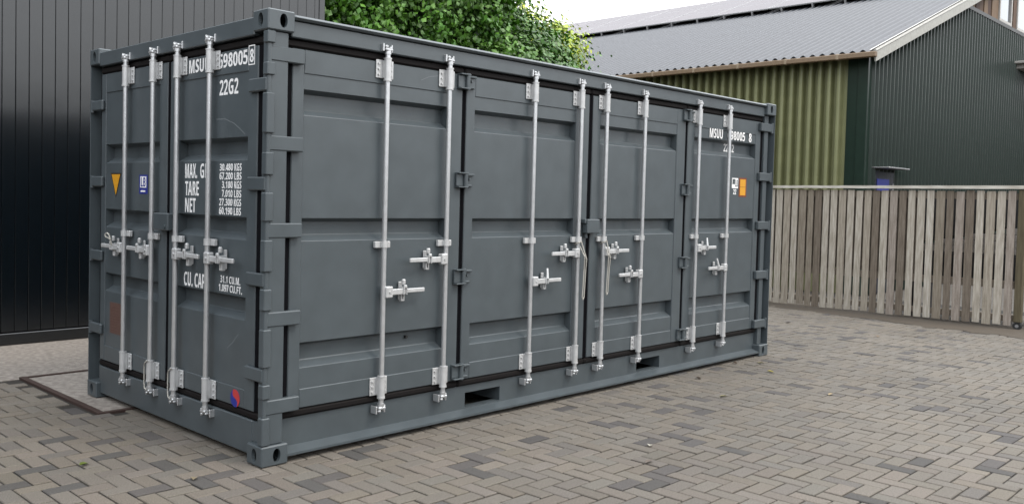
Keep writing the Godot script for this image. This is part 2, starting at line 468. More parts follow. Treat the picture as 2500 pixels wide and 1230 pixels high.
func hall():
	var b := thing("farm_hall", "wide hall with olive and dark green corrugated walls and solar panels on its grey roof", "building", Vector3(13.4, 0, -1.953))
	# local: x from the olive wall, z from the gable wall
	var prof := [[0.0, 0.0], [0.36, 0.0], [0.41, 0.016], [0.45, 0.105], [0.50, 0.126], [0.66, 0.132], [0.82, 0.126], [0.88, 0.105], [0.93, 0.016], [0.97, 0.0], [1.0, 0.0]]
	var g := G.new()
	corrugated(g, 0.36, 22.0, 0.176, prof, 0.0, func(_s): return 4.22, func(s, y, d): return Vector3(-d, y, -s))
	obj("side_wall", g, M.olive, b)
	g = G.new(); g.box(Vector3(0.02, 0, -22), Vector3(0.12, 4.2, -0.05)); obj("core_wall", g, M.groove, b)
	g = G.new(); g.bev(Vector3(-0.05, 0, -0.17), Vector3(0.015, 4.22, 0.01), 0.006); g.bev(Vector3(-0.022, 0, -0.36), Vector3(0.015, 4.22, -0.172), 0.004)
	obj("corner_flashing", g, M.green, b)
	# gable
	var prof2 := [[0.0, 0.0], [0.58, 0.0], [0.68, 0.046], [0.74, 0.052], [0.82, 0.052], [0.88, 0.046], [0.98, 0.0], [1.0, 0.0]]
	g = G.new()
	var roof_y := func(x): return 4.26 + 0.355 * (minf(x, 20.06 - x) + 0.33)
	corrugated(g, 0.02, 20.0, 0.182, prof2, 0.0, func(s): return minf(5.86, roof_y.call(s) - 0.05), func(s, y, d): return Vector3(s, y, d))
	obj("gable_wall", g, M.green, b)
	g = G.new()
	g.prism(PackedVector2Array([Vector2(0.01, 0), Vector2(20, 0), Vector2(20, 4.25), Vector2(9.7, 7.6), Vector2(0.01, 4.25)]), Vector3(0, 0, -0.16), Vector3.RIGHT, Vector3.UP, Vector3(0, 0, 0.14))
	obj("gable_core", g, M.groove, b)
	g = G.new(); g.bev(Vector3(4.9, 5.862, -0.01), Vector3(15.2, 5.95, 0.055), 0.004); obj("drip_flashing", g, M.black, b)
	# wooden upper gable, board by board
	var rng := RandomNumberGenerator.new(); rng.seed = 9
	var x := 5.1
	while x < 14.6:
		var w := 0.285
		var skip := (x > 7.28 and x < 8.5) or (x > 8.7 and x < 10.6)
		if not skip:
			g = G.new()
			var y0: float = minf(roof_y.call(x), roof_y.call(x + w)) - 0.06
			g.bev(Vector3(x + 0.012, 5.952, -0.02), Vector3(x + w - 0.012, maxf(y0, 5.96), 0.014 + 0.014 * (int(x / w) % 2)), 0.003)
			obj("board", g, M.brown[[0, 1, 2, 1, 0][rng.randi() % 5]], b)
		x += w
	for q in [[7.36, 8.36, 7.05], [8.82, 10.4, 7.3]]:
		g = G.new()
		g.bev(Vector3(q[0], 5.952, -0.02), Vector3(q[0] + 0.07, q[2], 0.05), 0.004)
		g.bev(Vector3(q[1] - 0.07, 5.952, -0.02), Vector3(q[1], q[2], 0.05), 0.004)
		g.bev(Vector3(q[0] + 0.07, 5.952, -0.02), Vector3(q[1] - 0.07, 6.02, 0.05), 0.004)
		g.bev(Vector3(q[0] + 0.07, q[2] - 0.08, -0.02), Vector3(q[1] - 0.07, q[2], 0.05), 0.004)
		var wf := obj("window", g, M.window_frame, b)
		g = G.new(); g.box(Vector3(q[0] + 0.07, 6.02, -0.01), Vector3(q[1] - 0.07, q[2] - 0.08, 0.012)); obj("pane", g, M.glass, wf)
	# roof: sinusoidal sheets, two slopes
	g = G.new()
	var step := 0.177 / 8.0
	var zz := 0.20
	while zz > -22.0:
		var p0 := zz; var p1 := zz - step
		var h0 := 0.026 * sin(TAU * p0 / 0.177); var h1 := 0.026 * sin(TAU * p1 / 0.177)
		var n0 := Vector3(-0.335, 0.943, -0.026 * TAU / 0.177 * cos(TAU * p0 / 0.177)).normalized()
		var n1 := Vector3(-0.335, 0.943, -0.026 * TAU / 0.177 * cos(TAU * p1 / 0.177)).normalized()
		var ea := Vector3(-0.42, 4.228 + h0, p0); var eb := Vector3(-0.42, 4.228 + h1, p1)
		var ra := Vector3(9.7, 7.82 + h0, p0); var rb := Vector3(9.7, 7.82 + h1, p1)
		g.put(ea, rb, eb, n0, n1, n1); g.put(ea, ra, rb, n0, n0, n1)
		g.quad_out(ea, eb, eb + Vector3(0.004, -0.012, 0), ea + Vector3(0.004, -0.012, 0), Vector3.LEFT)
		zz -= step
	g.quad_out(Vector3(9.7, 7.8, 0.2), Vector3(9.7, 7.8, -22), Vector3(20.5, 4.0, -22), Vector3(20.5, 4.0, 0.2), Vector3.UP)
	g.quad_out(Vector3(-0.38, 4.17, 0.18), Vector3(-0.38, 4.17, -22), Vector3(9.7, 7.74, -22), Vector3(9.7, 7.74, 0.18), Vector3.DOWN)
	obj("roof", g, M.roof, b)
	g = G.new(); g.bev(Vector3(9.5, 7.8, -22), Vector3(9.9, 7.9, 0.2), 0.03); obj("ridge_cap", g, M.roof, b)
	# barge board with its pale cap
	var lo := func(px): return 4.222 + 0.3535 * (px - 0.207)
	g = G.new()
	g.prism(PackedVector2Array([Vector2(-0.24, lo.call(-0.24)), Vector2(9.7, lo.call(9.7)), Vector2(9.7, lo.call(9.7) + 0.19), Vector2(-0.24, lo.call(-0.24) + 0.17)]), Vector3(0, 0, 0.175), Vector3.RIGHT, Vector3.UP, Vector3(0, 0, 0.03))
	g.prism(PackedVector2Array([Vector2(9.7, lo.call(9.7)), Vector2(20.4, 4.0), Vector2(20.4, 4.2), Vector2(9.7, lo.call(9.7) + 0.19)]), Vector3(0, 0, 0.175), Vector3.RIGHT, Vector3.UP, Vector3(0, 0, 0.03))
	obj("barge_board", g, M.barge, b)
	g = G.new()
	g.prism(PackedVector2Array([Vector2(-0.28, lo.call(-0.24) + 0.172), Vector2(9.7, lo.call(9.7) + 0.192), Vector2(9.7, lo.call(9.7) + 0.222), Vector2(-0.28, lo.call(-0.24) + 0.202)]), Vector3(0, 0, 0.02), Vector3.RIGHT, Vector3.UP, Vector3(0, 0, 0.20))
	obj("barge_cap", g, M.barge_cap, b)
	# gutter with joints
	g = G.new(); g.bev(Vector3(-0.44, 4.12, -22), Vector3(-0.33, 4.212, 0.26), 0.012)
	var gut := obj("gutter", g, M.gutter, b)
	for k in 20:
		g = G.new(); g.bev(Vector3(-0.446, 4.115, -0.42 - k * 0.95), Vector3(-0.326, 4.218, -0.36 - k * 0.95), 0.012); obj("gutter_joint", g, M.gutter_joint, gut)
	# solar panels in three rows on rails
	var along := Vector3(1, 0.355, 0).normalized()
	var up := Vector3(-0.355, 1, 0).normalized()
	var base := Vector3(-0.33, 4.26, 0) + along * 6.78 + up * 0.13
	g = G.new(); g.bev(Vector3(-0.62, -0.018, -0.80), Vector3(0.62, 0.018, 0.80), 0.004)
	var pm := g.mesh()
	g = G.new(); g.box(Vector3(-0.60, 0.0182, -0.78), Vector3(0.60, 0.0195, 0.78))
	var cm := g.mesh()
	var bas := Basis(along, up, Vector3(0, 0, 1))
	for r in 3:
		for k in 12:
			var at := base + along * (0.62 + r * 1.26) + Vector3(0, 0, -0.9 - k * 1.64)
			var pn := share("solar_panel", pm, M.alloy, b, Transform3D(bas, at))
			share("cell_glass", cm, M.solar, pn)
	for k in 25:
		g = G.new(); g.bev(Vector3(-0.015, -0.12, -0.02), Vector3(0.06, -0.02, 0.02), 0.003)
		share("panel_foot", g.mesh(), M.alloy, b, Transform3D(bas, base + Vector3(0, 0, -0.55 - k * 0.82)))
	# side door in the gable with a flat canopy and a blue panel
	g = G.new(); g.bev(Vector3(0.36, 0, 0.0), Vector3(1.22, 2.2, 0.05), 0.004)
	var dr := obj("door", g, M.door_dark, b)
	g = G.new(); g.bev(Vector3(0.30, 2.255, 0.0), Vector3(1.32, 2.28, 0.30), 0.006); obj("canopy", g, M.alloy, dr)
	g = G.new(); g.bev(Vector3(0.42, 1.55, 0.052), Vector3(0.98, 2.07, 0.062), 0.002); obj("blue_panel", g, M.blue, dr)
	g = G.new(); g.cyl(Vector3(1.12, 1.7, 0.08), Vector3(1.12, 2.0, 0.08), 0.012, 0.012, 8); obj("handle", g, M.alloy, dr)
	# flat porch roof edge on the gable
	g = G.new(); g.bev(Vector3(8.84, 5.14, 0.0), Vector3(12.4, 5.20, 0.75), 0.01); g.bev(Vector3(9.0, 5.03, 0.0), Vector3(12.2, 5.137, 0.70), 0.01)
	obj("porch_roof", g, M.window_frame, b)

# ------------------------------------------------------------------ what stands behind the viewer: the dark lower half that the glossy walls mirror
func surroundings():
	var h := thing("yard_house", "long brick house with a dark tiled roof across the yard", "building", Vector3(2, 0, 22))
	var g := G.new(); g.box(Vector3(-26, 0, 0), Vector3(26, 2.8, 9)); obj("wall", g, M.red_brick, h)
	g = G.new()
	g.prism(PackedVector2Array([Vector2(-0.5, 2.7), Vector2(9.5, 2.7), Vector2(4.5, 5.0)]), Vector3(-26.4, 0, 0), Vector3(0, 0, 1), Vector3.UP, Vector3(52.8, 0, 0))
	obj("roof", g, M.tile_roof, h)
	for k in 9:
		g = G.new(); g.bev(Vector3(-22 + k * 5.2, 0.9, -0.06), Vector3(-20.6 + k * 5.2, 2.3, 0.05), 0.01)
		var w := obj("window", g, M.window_frame, h)
		g = G.new(); g.box(Vector3(-21.9 + k * 5.2, 1.0, -0.07), Vector3(-20.7 + k * 5.2, 2.2, -0.062)); obj("pane", g, M.glass, w)
	var s := thing("yard_shed", "tall brick shed standing opposite the container doors", "building", Vector3(-11.5, 0, -9))
	g = G.new(); g.box(Vector3(-8, 0, 0), Vector3(0, 3.0, 20)); obj("wall", g, M.red_brick, s)
	g = G.new()
	g.prism(PackedVector2Array([Vector2(-8.4, 2.9), Vector2(0.4, 2.9), Vector2(-4, 5.0)]), Vector3(0, 0, -0.4), Vector3.RIGHT, Vector3.UP, Vector3(0, 0, 20.8))
	obj("roof", g, M.tile_roof, s)
	g = G.new(); g.bev(Vector3(-0.05, 0, 6), Vector3(0.06, 2.6, 9.6), 0.01); obj("door", g, M.door_dark, s)
	var n := thing("dark_neighbour_shed", "long dark green shed across the lane from the gable", "building", Vector3(24, 0, 5.5))
	g = G.new(); g.box(Vector3(0, 0, 0), Vector3(60, 6.2, 8)); obj("wall", g, M.door_dark, n)
	g = G.new()
	g.prism(PackedVector2Array([Vector2(-0.4, 6.15), Vector2(8.4, 6.15), Vector2(4, 8.2)]), Vector3(-0.3, 0, 0), Vector3(0, 0, 1), Vector3.UP, Vector3(60.6, 0, 0))
	obj("roof", g, M.tile_roof, n)
	g = G.new(); g.bev(Vector3(20, 0, -0.06), Vector3(24, 3.6, 0.05), 0.01); obj("door", g, M.door_dark, n)

# ------------------------------------------------------------------ container
func letters(parent: Node, text: String, u0: float, u1: float, y0: float, y1: float, w: float, m: Material, called := "lettering") -> MeshInstance3D:
	var f := SystemFont.new()
	f.font_names = PackedStringArray(["Droid Sans"]); f.font_weight = 700
	var t := TextMesh.new()
	t.text = text; t.font = f; t.font_size = 48; t.pixel_size = 0.01; t.depth = 0.01; t.curve_step = 2.0
	var a := t.get_aabb()
	var sx := (u1 - u0) / a.size.x
	var sy := (y1 - y0) / a.size.y
	var o := MeshInstance3D.new()
	o.mesh = t; o.material_override = m; o.name = called
	o.transform = Transform3D(Basis(Vector3(sx, 0, 0), Vector3(0, sy, 0), Vector3(0, 0, 0.1)), Vector3(u0 - a.position.x * sx, y0 - a.position.y * sy, w))
	parent.add_child(o, true)
	return o

func patch(parent: Node, called: String, u0: float, u1: float, y0: float, y1: float, w: float, m: Material, label := "") -> MeshInstance3D:
	var g := G.new(); g.box(Vector3(u0, y0, w), Vector3(u1, y1, w + 0.0012))
	var o := obj(called, g, m, parent)
	if label != "": o.set_meta("label", label)
	return o

func door(parent: Node, T: Transform3D, u0: float, u1: float, s0: float, s1: float, recs: Array, gl: float, gr: float) -> MeshInstance3D:
	var y0 := 0.292; var y1 := 2.400
	var yb := 0.405; var yt := 2.262
	var g := G.new()
	var x0 := u0 + s0; var x1 := u1 - s1
	g.bev(Vector3(u0, y0, -0.072), Vector3(x0, y1, 0), 0.005)
	g.bev(Vector3(x1, y0, -0.072), Vector3(u1, y1, 0), 0.005)
	g.bev(Vector3(x0, yt, -0.072), Vector3(x1, y1, -0.0008), 0.004)
	g.bev(Vector3(x0, y0, -0.072), Vector3(x1, yb, -0.0008), 0.004)
	var pl := [Vector2(yb, -0.007)]
	for r in recs:
		var lo: float = r[0]; var hi: float = r[1]
		pl.append_array([Vector2(lo, -0.007), Vector2(lo + 0.004, -0.009), Vector2(lo + 0.036, -0.062), Vector2(lo + 0.042, -0.066), Vector2(hi - 0.024, -0.066), Vector2(hi - 0.021, -0.063), Vector2(hi - 0.002, -0.009), Vector2(hi, -0.007)])
	pl.append(Vector2(yt, -0.007))
	for k in pl.size() - 1:
		var a: Vector2 = pl[k]; var b: Vector2 = pl[k + 1]
		g.quad_out(Vector3(x0, a.x, a.y), Vector3(x1, a.x, a.y), Vector3(x1, b.x, b.y), Vector3(x0, b.x, b.y), Vector3(0, 0, 1))
	g.box(Vector3(x0, yb, -0.080), Vector3(x1, yt, -0.074))
	var o := obj("door", g, M.paint, parent)
	o.transform = T
	# rubber all round
	g = G.new(); g.bev(Vector3(u0 - gl, y1 + 0.001, -0.05), Vector3(u1 + gr, 2.455, -0.002), 0.014); obj("gasket", g, M.seal, o)
	g = G.new(); g.bev(Vector3(u0 - gl, 0.241, -0.05), Vector3(u1 + gr, y0 - 0.001, -0.003), 0.014); obj("gasket", g, M.seal, o)
	g = G.new(); g.bev(Vector3(u0 - gl, y0, -0.05), Vector3(u0 - 0.001, y1, -0.005), 0.004); obj("gasket", g, M.rubber, o)
	g = G.new(); g.bev(Vector3(u1 + 0.001, y0, -0.05), Vector3(u1 + gr, y1, -0.005), 0.004); obj("gasket", g, M.rubber, o)
	return o

func lock_rod(d: Node, u: float, dir: float, hy: float, lift: bool):
	var W := 0.036
	var g := G.new(); g.cyl(Vector3(u, 0.215, W), Vector3(u, 2.47, W), 0.0165, 0.0165, 16); obj("lock_rod", g, M.zinc, d)
	for q in [[2.29, 2.415], [0.285, 0.41]]:
		g = G.new()
		g.cyl(Vector3(u, q[0], W), Vector3(u, q[1], W), 0.0235, 0.0235, 16)
		g.cyl(Vector3(u, q[0] - 0.012, W), Vector3(u, q[0], W), 0.026, 0.026, 16)
		g.cyl(Vector3(u, q[1], W), Vector3(u, q[1] + 0.008, W), 0.026, 0.026, 16)
		g.bev(Vector3(u - 0.070, q[0] + 0.006, 0.0004), Vector3(u + 0.070, q[1] - 0.004, 0.010), 0.003)
		g.bev(Vector3(u - 0.022, q[0] + 0.006, 0.010), Vector3(u + 0.022, q[1] - 0.006, W), 0.003)
		for e in [-1, 1]:
			for yy in [q[0] + 0.028, (q[0] + q[1]) / 2, q[1] - 0.028]:
				g.cyl(Vector3(u + e * 0.052, yy, 0.01), Vector3(u + e * 0.052, yy, 0.019), 0.008, 0.007, 8)
		obj("rod_bracket", g, M.bright, d)
	g = G.new()
	g.cyl(Vector3(u, 1.232, W), Vector3(u, 1.272, W), 0.0225, 0.0225, 14)
	g.bev(Vector3(u - 0.062, 1.230, 0.0004), Vector3(u + 0.062, 1.272, 0.026), 0.004)
	obj("rod_guide", g, M.bright, d)
	for s in [1.0, -1.0]:
		var y := 2.465 if s > 0 else 0.222
		g = G.new()
		g.bev(Vector3(u - 0.030, y, 0.006), Vector3(u + 0.026, y + s * 0.018, 0.058), 0.005)
		g.bev(Vector3(u - 0.030, y + s * 0.018, 0.010), Vector3(u - 0.008, y + s * 0.036, 0.056), 0.006)
		g.bev(Vector3(u + 0.008, y + s * 0.014, 0.024), Vector3(u + 0.030, y + s * 0.030, 0.050), 0.006)
		g.cyl(Vector3(u, y - s * 0.02, W), Vector3(u, y + s * 0.012, W), 0.021, 0.021, 12)
		obj("cam", g, M.zinc, d)
		g = G.new()
		g.bev(Vector3(u - 0.045, y - s * 0.004, -0.012), Vector3(u - 0.034, y + s * 0.045, 0.046), 0.003)
		g.bev(Vector3(u + 0.034, y - s * 0.004, -0.012), Vector3(u + 0.045, y + s * 0.045, 0.030), 0.003)
		g.bev(Vector3(u - 0.034, y + s * 0.020, -0.012), Vector3(u + 0.034, y + s * 0.046, 0.004), 0.003)
		obj("cam_keeper", g, M.zinc, d)
	# handle
	g = G.new()
	g.bev(Vector3(u + dir * 0.004, hy - 0.036, 0.022), Vector3(u + dir * 0.060, hy + 0.036, 0.066), 0.006)
	g.bev(Vector3(u + dir * 0.058, hy - 0.021, 0.040), Vector3(u + dir * 0.185, hy + 0.017, 0.056), 0.004)
	g.bev(Vector3(u + dir * 0.183, hy - 0.013, 0.043), Vector3(u + dir * 0.335, hy + 0.015, 0.060), 0.004)
	g.cyl(Vector3(u + dir * 0.034, hy, 0.066), Vector3(u + dir * 0.034, hy, 0.072), 0.009, 0.008, 10)
	obj("handle", g, M.bright, d)
	var c := u + dir * 0.165
	g = G.new()
	g.bev(Vector3(c - 0.014, hy - 0.058, 0.0004), Vector3(c + 0.014, hy + 0.058, 0.012), 0.003)
	g.bev(Vector3(c - 0.015, hy - 0.068, 0.012), Vector3(c - 0.006, hy - 0.020, 0.040), 0.004)
	g.bev(Vector3(c + 0.006, hy - 0.068, 0.012), Vector3(c + 0.015, hy - 0.020, 0.040), 0.004)
	g.bev(Vector3(c - 0.006, hy - 0.068, 0.014), Vector3(c + 0.006, hy - 0.056, 0.038), 0.003)
	g.bev(Vector3(c - 0.015, hy - 0.024, 0.012), Vector3(c - 0.009, hy + 0.024, 0.066), 0.002)
	g.bev(Vector3(c + 0.009, hy - 0.024, 0.012), Vector3(c + 0.015, hy + 0.024, 0.066), 0.002)
	if lift:
		g.cyl(Vector3(c, hy + 0.016, 0.062), Vector3(c + dir * 0.014, hy + 0.092, 0.045), 0.011, 0.009, 8)
	else:
		g.bev(Vector3(c - 0.013, hy + 0.018, 0.052), Vector3(c + 0.013, hy + 0.040, 0.068), 0.005)
		g.bev(Vector3(c - 0.013, hy + 0.038, 0.030), Vector3(c + 0.013, hy + 0.076, 0.052), 0.006)
	obj("handle_catch", g, M.bright, d)

func container():
	var L := 6.058; var Wd := 2.438; var H := 2.591
	var k20 := thing("shipping_container", "dark grey twenty-foot shipping container with doors along one side and one end", "container")
	var g: G
	# corner castings with oval openings
	for cx in [0, 1]:
		for cz in [0, 1]:
			for cy in [0, 1]:
				g = G.new()
				var x0 := 0.0 if cx == 0 else L - 0.178
				var z0 := -0.162 if cz == 0 else -Wd
				var yy0 := 0.0 if cy == 0 else H - 0.118
				var holes := {}
				var shx := 0.012 if cx == 0 else -0.012
				holes[0 if cx == 0 else 1] = [0.040, 0.0255]
				holes[5 if cz == 0 else 4] = [0.0255, 0.040, Vector3(shx, 0, 0)]
				g.bev(Vector3(x0, yy0, z0), Vector3(x0 + 0.178, yy0 + 0.118, z0 + 0.162), 0.007, holes)
				obj("corner_casting", g, M.paint, k20)
	# posts
	var ya := 0.118; var yt := H - 0.118
	g = G.new(); g.bev(Vector3(0.022, ya, -0.084), Vector3(0.152, yt, -0.022), 0.006); obj("corner_post", g, M.paint, k20)
	g = G.new()
	g.bev(Vector3(0.085, ya, -Wd + 0.012), Vector3(0.15, yt, -Wd + 0.13), 0.004)
	g.bev(Vector3(0.004, ya, -Wd + 0.004), Vector3(0.15, yt, -Wd + 0.012), 0.002)
	obj("corner_post", g, M.paint, k20)
	g = G.new()
	g.bev(Vector3(L - 0.150, ya, -0.14), Vector3(L - 0.072, yt, -0.045), 0.004)
	g.bev(Vector3(L - 0.072, ya, -0.14), Vector3(L - 0.012, yt, -0.105), 0.002)
	g.bev(Vector3(L - 0.012, ya, -0.14), Vector3(L - 0.004, yt, -0.006), 0.002)
	obj("corner_post", g, M.paint, k20)
	g = G.new(); g.bev(Vector3(L - 0.15, ya, -Wd + 0.004), Vector3(L - 0.004, yt, -Wd + 0.15), 0.006); obj("corner_post", g, M.paint, k20)
	# shell
	g = G.new(); g.bev(Vector3(0.178, 2.455, -0.12), Vector3(L - 0.178, 2.552, -0.036), 0.006)
	g.bev(Vector3(0.178, 2.553, -0.10), Vector3(L - 0.178, 2.580, -0.008), 0.012)
	obj("top_rail", g, M.paint, k20)
	g = G.new(); g.bev(Vector3(0.008, 2.457, -Wd + 0.162), Vector3(0.10, 2.560, -0.162), 0.006); obj("door_header", g, M.paint, k20)
	g = G.new(); g.bev(Vector3(0.032, 0.036, -Wd + 0.162), Vector3(0.12, 0.240, -0.162), 0.006)
	g.bev(Vector3(0.036, 0.119, -0.161), Vector3(0.12, 0.239, -0.096), 0.002)
	g.bev(Vector3(0.036, 0.119, -Wd + 0.131), Vector3(0.12, 0.239, -Wd + 0.161), 0.002)
	obj("door_sill", g, M.paint, k20)
	# bottom side rail with two fork pockets
	g = G.new()
	var zf := -0.085; var zb := -0.15
	g.box(Vector3(0.178, 0.186, zb), Vector3(L - 0.178, 0.239, zf))
	g.box(Vector3(0.178, 0.030, zb), Vector3(L - 0.178, 0.082, zf))
	for q in [[0.178, 1.70], [2.06, 3.80], [4.16, L - 0.178]]:
		g.box(Vector3(q[0], 0.082, zb), Vector3(q[1], 0.186, zf))
	for q in [[0.153, 0.178], [L - 0.178, L - 0.13]]:
		g.box(Vector3(q[0], 0.119, zb), Vector3(q[1], 0.239, zf))
	obj("bottom_rail", g, M.paint, k20)
	g = G.new()
	g.prism(PackedVector2Array([Vector2(-0.084, 0.036), Vector2(-0.008, 0.036), Vector2(-0.008, 0.050), Vector2(-0.084, 0.074)]), Vector3(0.179, 0, 0), Vector3(0, 0, 1), Vector3.UP, Vector3(L - 0.358, 0, 0))
	obj("rail_lip", g, M.paint, k20)
	for q in [[1.70, 2.06], [3.80, 4.16]]:
		g = G.new()
		g.box(Vector3(q[0] - 0.004, 0.187, -2.3), Vector3(q[1] + 0.004, 0.192, zb - 0.002))
		g.box(Vector3(q[0] - 0.006, 0.082, -2.3), Vector3(q[0] - 0.001, 0.186, zb - 0.002))
		g.box(Vector3(q[1] + 0.001, 0.082, -2.3), Vector3(q[1] + 0.006, 0.186, zb - 0.002))
		g.box(Vector3(q[0], 0.082, -2.32), Vector3(q[1], 0.186, -2.301))
		obj("fork_pocket", g, M.paint, k20)
	g = G.new(); g.box(Vector3(0.12, 2.50, -Wd + 0.06), Vector3(L - 0.06, 2.53, -0.121))
	var x := 0.3
	while x < 5.7:
		g.bev(Vector3(x, 2.531, -Wd + 0.12), Vector3(x + 0.11, 2.556, -0.16), 0.012); x += 0.22
	obj("roof_panel", g, M.paint, k20)
	g = G.new(); g.bev(Vector3(0.162, 0.03, -Wd + 0.004), Vector3(L - 0.162, 0.18, -Wd + 0.10), 0.005); g.bev(Vector3(0.162, 2.46, -Wd + 0.004), Vector3(L - 0.162, 2.56, -Wd + 0.059), 0.005)
	x = 0.16
	while x < 5.85:
		g.bev(Vector3(x, 0.181, -Wd + 0.012), Vector3(x + 0.14, 2.459, -Wd + 0.05), 0.01); x += 0.28
	g.box(Vector3(0.152, 0.181, -Wd + 0.051), Vector3(L - 0.152, 2.459, -Wd + 0.058))
	obj("rear_wall", g, M.paint, k20)
	g = G.new(); g.bev(Vector3(L - 0.07, 0.03, -Wd + 0.17), Vector3(L - 0.008, 2.56, -0.17), 0.005); obj("end_wall", g, M.paint, k20)
	g = G.new(); g.box(Vector3(0.121, 0.20, -Wd + 0.06), Vector3(L - 0.071, 0.24, -0.121)); obj("floor", g, M.rubber, k20)

	# ---- long side doors, in front of z = -0.06
	var TS := Transform3D(Basis(), Vector3(0, 0, -0.06))
	var rs := [[0.528, 0.682], [1.279, 1.418], [2.018, 2.172]]
	var D := [
		door(k20, TS, 0.205, 1.585, 0.083, 0.140, rs, 0.052, 0.019),
		door(k20, TS, 1.625, 3.005, 0.085, 0.165, rs, 0.019, 0.024),
		door(k20, TS, 3.055, 4.435, 0.100, 0.140, rs, 0.024, 0.019),
		door(k20, TS, 4.475, 5.855, 0.115, 0.095, rs, 0.019, 0.052)]
	var rods := [[0, 0.885, 1, 0.950], [0, 1.425, -1, 1.145], [1, 2.302, 1, 0.948], [1, 2.858, -1, 1.147], [2, 3.190, 1, 1.150], [2, 3.733, -1, 0.946], [3, 4.612, 1, 1.145], [3, 5.163, -1, 0.946]]
	for i in rods.size():
		var r = rods[i]
		lock_rod(D[r[0]], r[1], r[2], r[3], i == 2 or i >= 6)
	letters(D[3], "MSUU", 4.855, 5.095, 2.182, 2.270, 0.0, M.letter)
	letters(D[3], "698005", 5.19, 5.53, 2.182, 2.270, 0.0, M.letter)
	letters(D[3], "8", 5.61, 5.665, 2.182, 2.270, 0.0, M.letter)
	letters(D[3], "22G2", 5.235, 5.435, 2.070, 2.148, -0.0655, M.letter)
	var st := patch(D[3], "white_label", 5.315, 5.435, 1.715, 1.815, -0.0066, M.letter, "small white label with dark letters")
	patch(st, "label_field", 5.325, 5.372, 1.755, 1.805, -0.0052, M.paint)
	letters(D[3], "LB", 5.378, 5.428, 1.73, 1.80, -0.0055, M.paint)
	letters(D[3], "22", 5.345, 5.405, 1.655, 1.706, -0.0066, M.letter)
	st = patch(D[3], "reflector", 5.455, 5.605, 1.632, 1.822, -0.0066, M.orange_edge, "upright orange reflector with a dark red border")
	patch(st, "reflector_face", 5.475, 5.585, 1.732, 1.806, -0.0052, M.yellow)
	patch(st, "reflector_face", 5.475, 5.585, 1.648, 1.728, -0.0052, M.yellow)
	# hinges between the folding leaves
	for u in [1.605, 4.455]:
		for y in [2.352, 1.680, 1.016, 0.357]:
			g = G.new()
			g.bev(Vector3(u - 0.078, y - 0.042, 0.0), Vector3(u - 0.012, y + 0.042, 0.020), 0.003)
			g.bev(Vector3(u - 0.078, y + 0.043, 0.0), Vector3(u + 0.016, y + 0.052, 0.046), 0.002)
			g.bev(Vector3(u - 0.078, y - 0.052, 0.0), Vector3(u + 0.016, y - 0.043, 0.046), 0.002)
			g.bev(Vector3(u + 0.012, y - 0.044, 0.0), Vector3(u + 0.084, y + 0.044, 0.016), 0.003)
			g.bev(Vector3(u + 0.012, y + 0.030, 0.016), Vector3(u + 0.082, y + 0.044, 0.034), 0.003)
			g.bev(Vector3(u + 0.012, y - 0.044, 0.016), Vector3(u + 0.060, y - 0.030, 0.034), 0.003)
			g.cyl(Vector3(u, y - 0.056, 0.028), Vector3(u, y + 0.056, 0.028), 0.017, 0.017, 10)
			g.cyl(Vector3(u + 0.045, y + 0.008, 0.016), Vector3(u + 0.045, y + 0.008, 0.026), 0.010, 0.009, 8)
			var hg := obj("hinge", g, M.paint, k20); hg.transform = TS
	g = G.new()
	g.bev(Vector3(2.945, 1.300, 0.004), Vector3(3.105, 1.412, 0.060), 0.006)
	g.bev(Vector3(2.925, 1.380, 0.0), Vector3(2.944, 1.412, 0.05), 0.003)
	g.cyl(Vector3(2.975, 1.262, 0.02), Vector3(2.975, 1.299, 0.02), 0.014, 0.014, 10)
	var lb := obj("lock_box", g, M.paint, k20); lb.transform = TS

	# ---- end doors, in front of x = 0.03
	var TE := Transform3D(Basis(Vector3(0, 0, 1), Vector3(0, 1, 0), Vector3(-1, 0, 0)), Vector3(0.03, 0, 0))
	var re := [[0.808, 0.946], [1.279, 1.416], [1.747, 1.886]]
	var EL := door(k20, TE, -2.290, -1.248, 0.078, 0.108, re, 0.020, 0.020)
	var ER := door(k20, TE, -1.206, -0.146, 0.115, 0.104, re, 0.021, 0.060)
	lock_rod(EL, -1.806, -1, 1.150, false)
	lock_rod(EL, -1.386, -1, 1.156, false)
	lock_rod(ER, -1.046, 1, 1.156, false)
	lock_rod(ER, -0.634, 1, 1.156, false)
	letters(ER, "MSUU", -0.960, -0.705, 2.302, 2.385, 0.0, M.letter)
	letters(ER, "698005", -0.592, -0.262, 2.302, 2.388, 0.0, M.letter)
	letters(ER, "8", -0.236, -0.196, 2.310, 2.386, 0.0, M.letter)
	g = G.new()
	for q in [[-0.250, -0.182, 2.402, 2.408], [-0.250, -0.182, 2.294, 2.300], [-0.250, -0.244, 2.300, 2.402], [-0.188, -0.182, 2.300, 2.402]]:
		g.box(Vector3(q[0], q[2], 0.0001), Vector3(q[1], q[3], 0.0012))
	obj("lettering_frame", g, M.letter, ER)
	letters(ER, "22G2", -0.588, -0.372, 2.142, 2.234, -0.0068, M.letter)
	letters(ER, "MAX.", -1.008, -0.852, 1.640, 1.733, -0.0068, M.letter)
	letters(ER, "GR.", -0.812, -0.690, 1.640, 1.733, -0.0068, M.letter)
	letters(ER, "TARE", -1.006, -0.828, 1.532, 1.622, -0.0068, M.letter)
	letters(ER, "NET", -1.004, -0.868, 1.425, 1.515, -0.0068, M.letter)
	var num := [["30.480", "KGS"], ["67.200", "LBS"], ["3.180", "KGS"], ["7.010", "LBS"], ["27.300", "KGS"], ["60.190", "LBS"]]
	for i in 6:
		var yy := 1.686 - i * 0.0525
		var short: bool = num[i][0].length() == 5
		letters(ER, num[i][0], -0.545 if short else -0.574, -0.420, yy, yy + 0.044, -0.0068, M.letter)
		letters(ER, num[i][1], -0.402, -0.322, yy, yy + 0.044, -0.0068, M.letter)
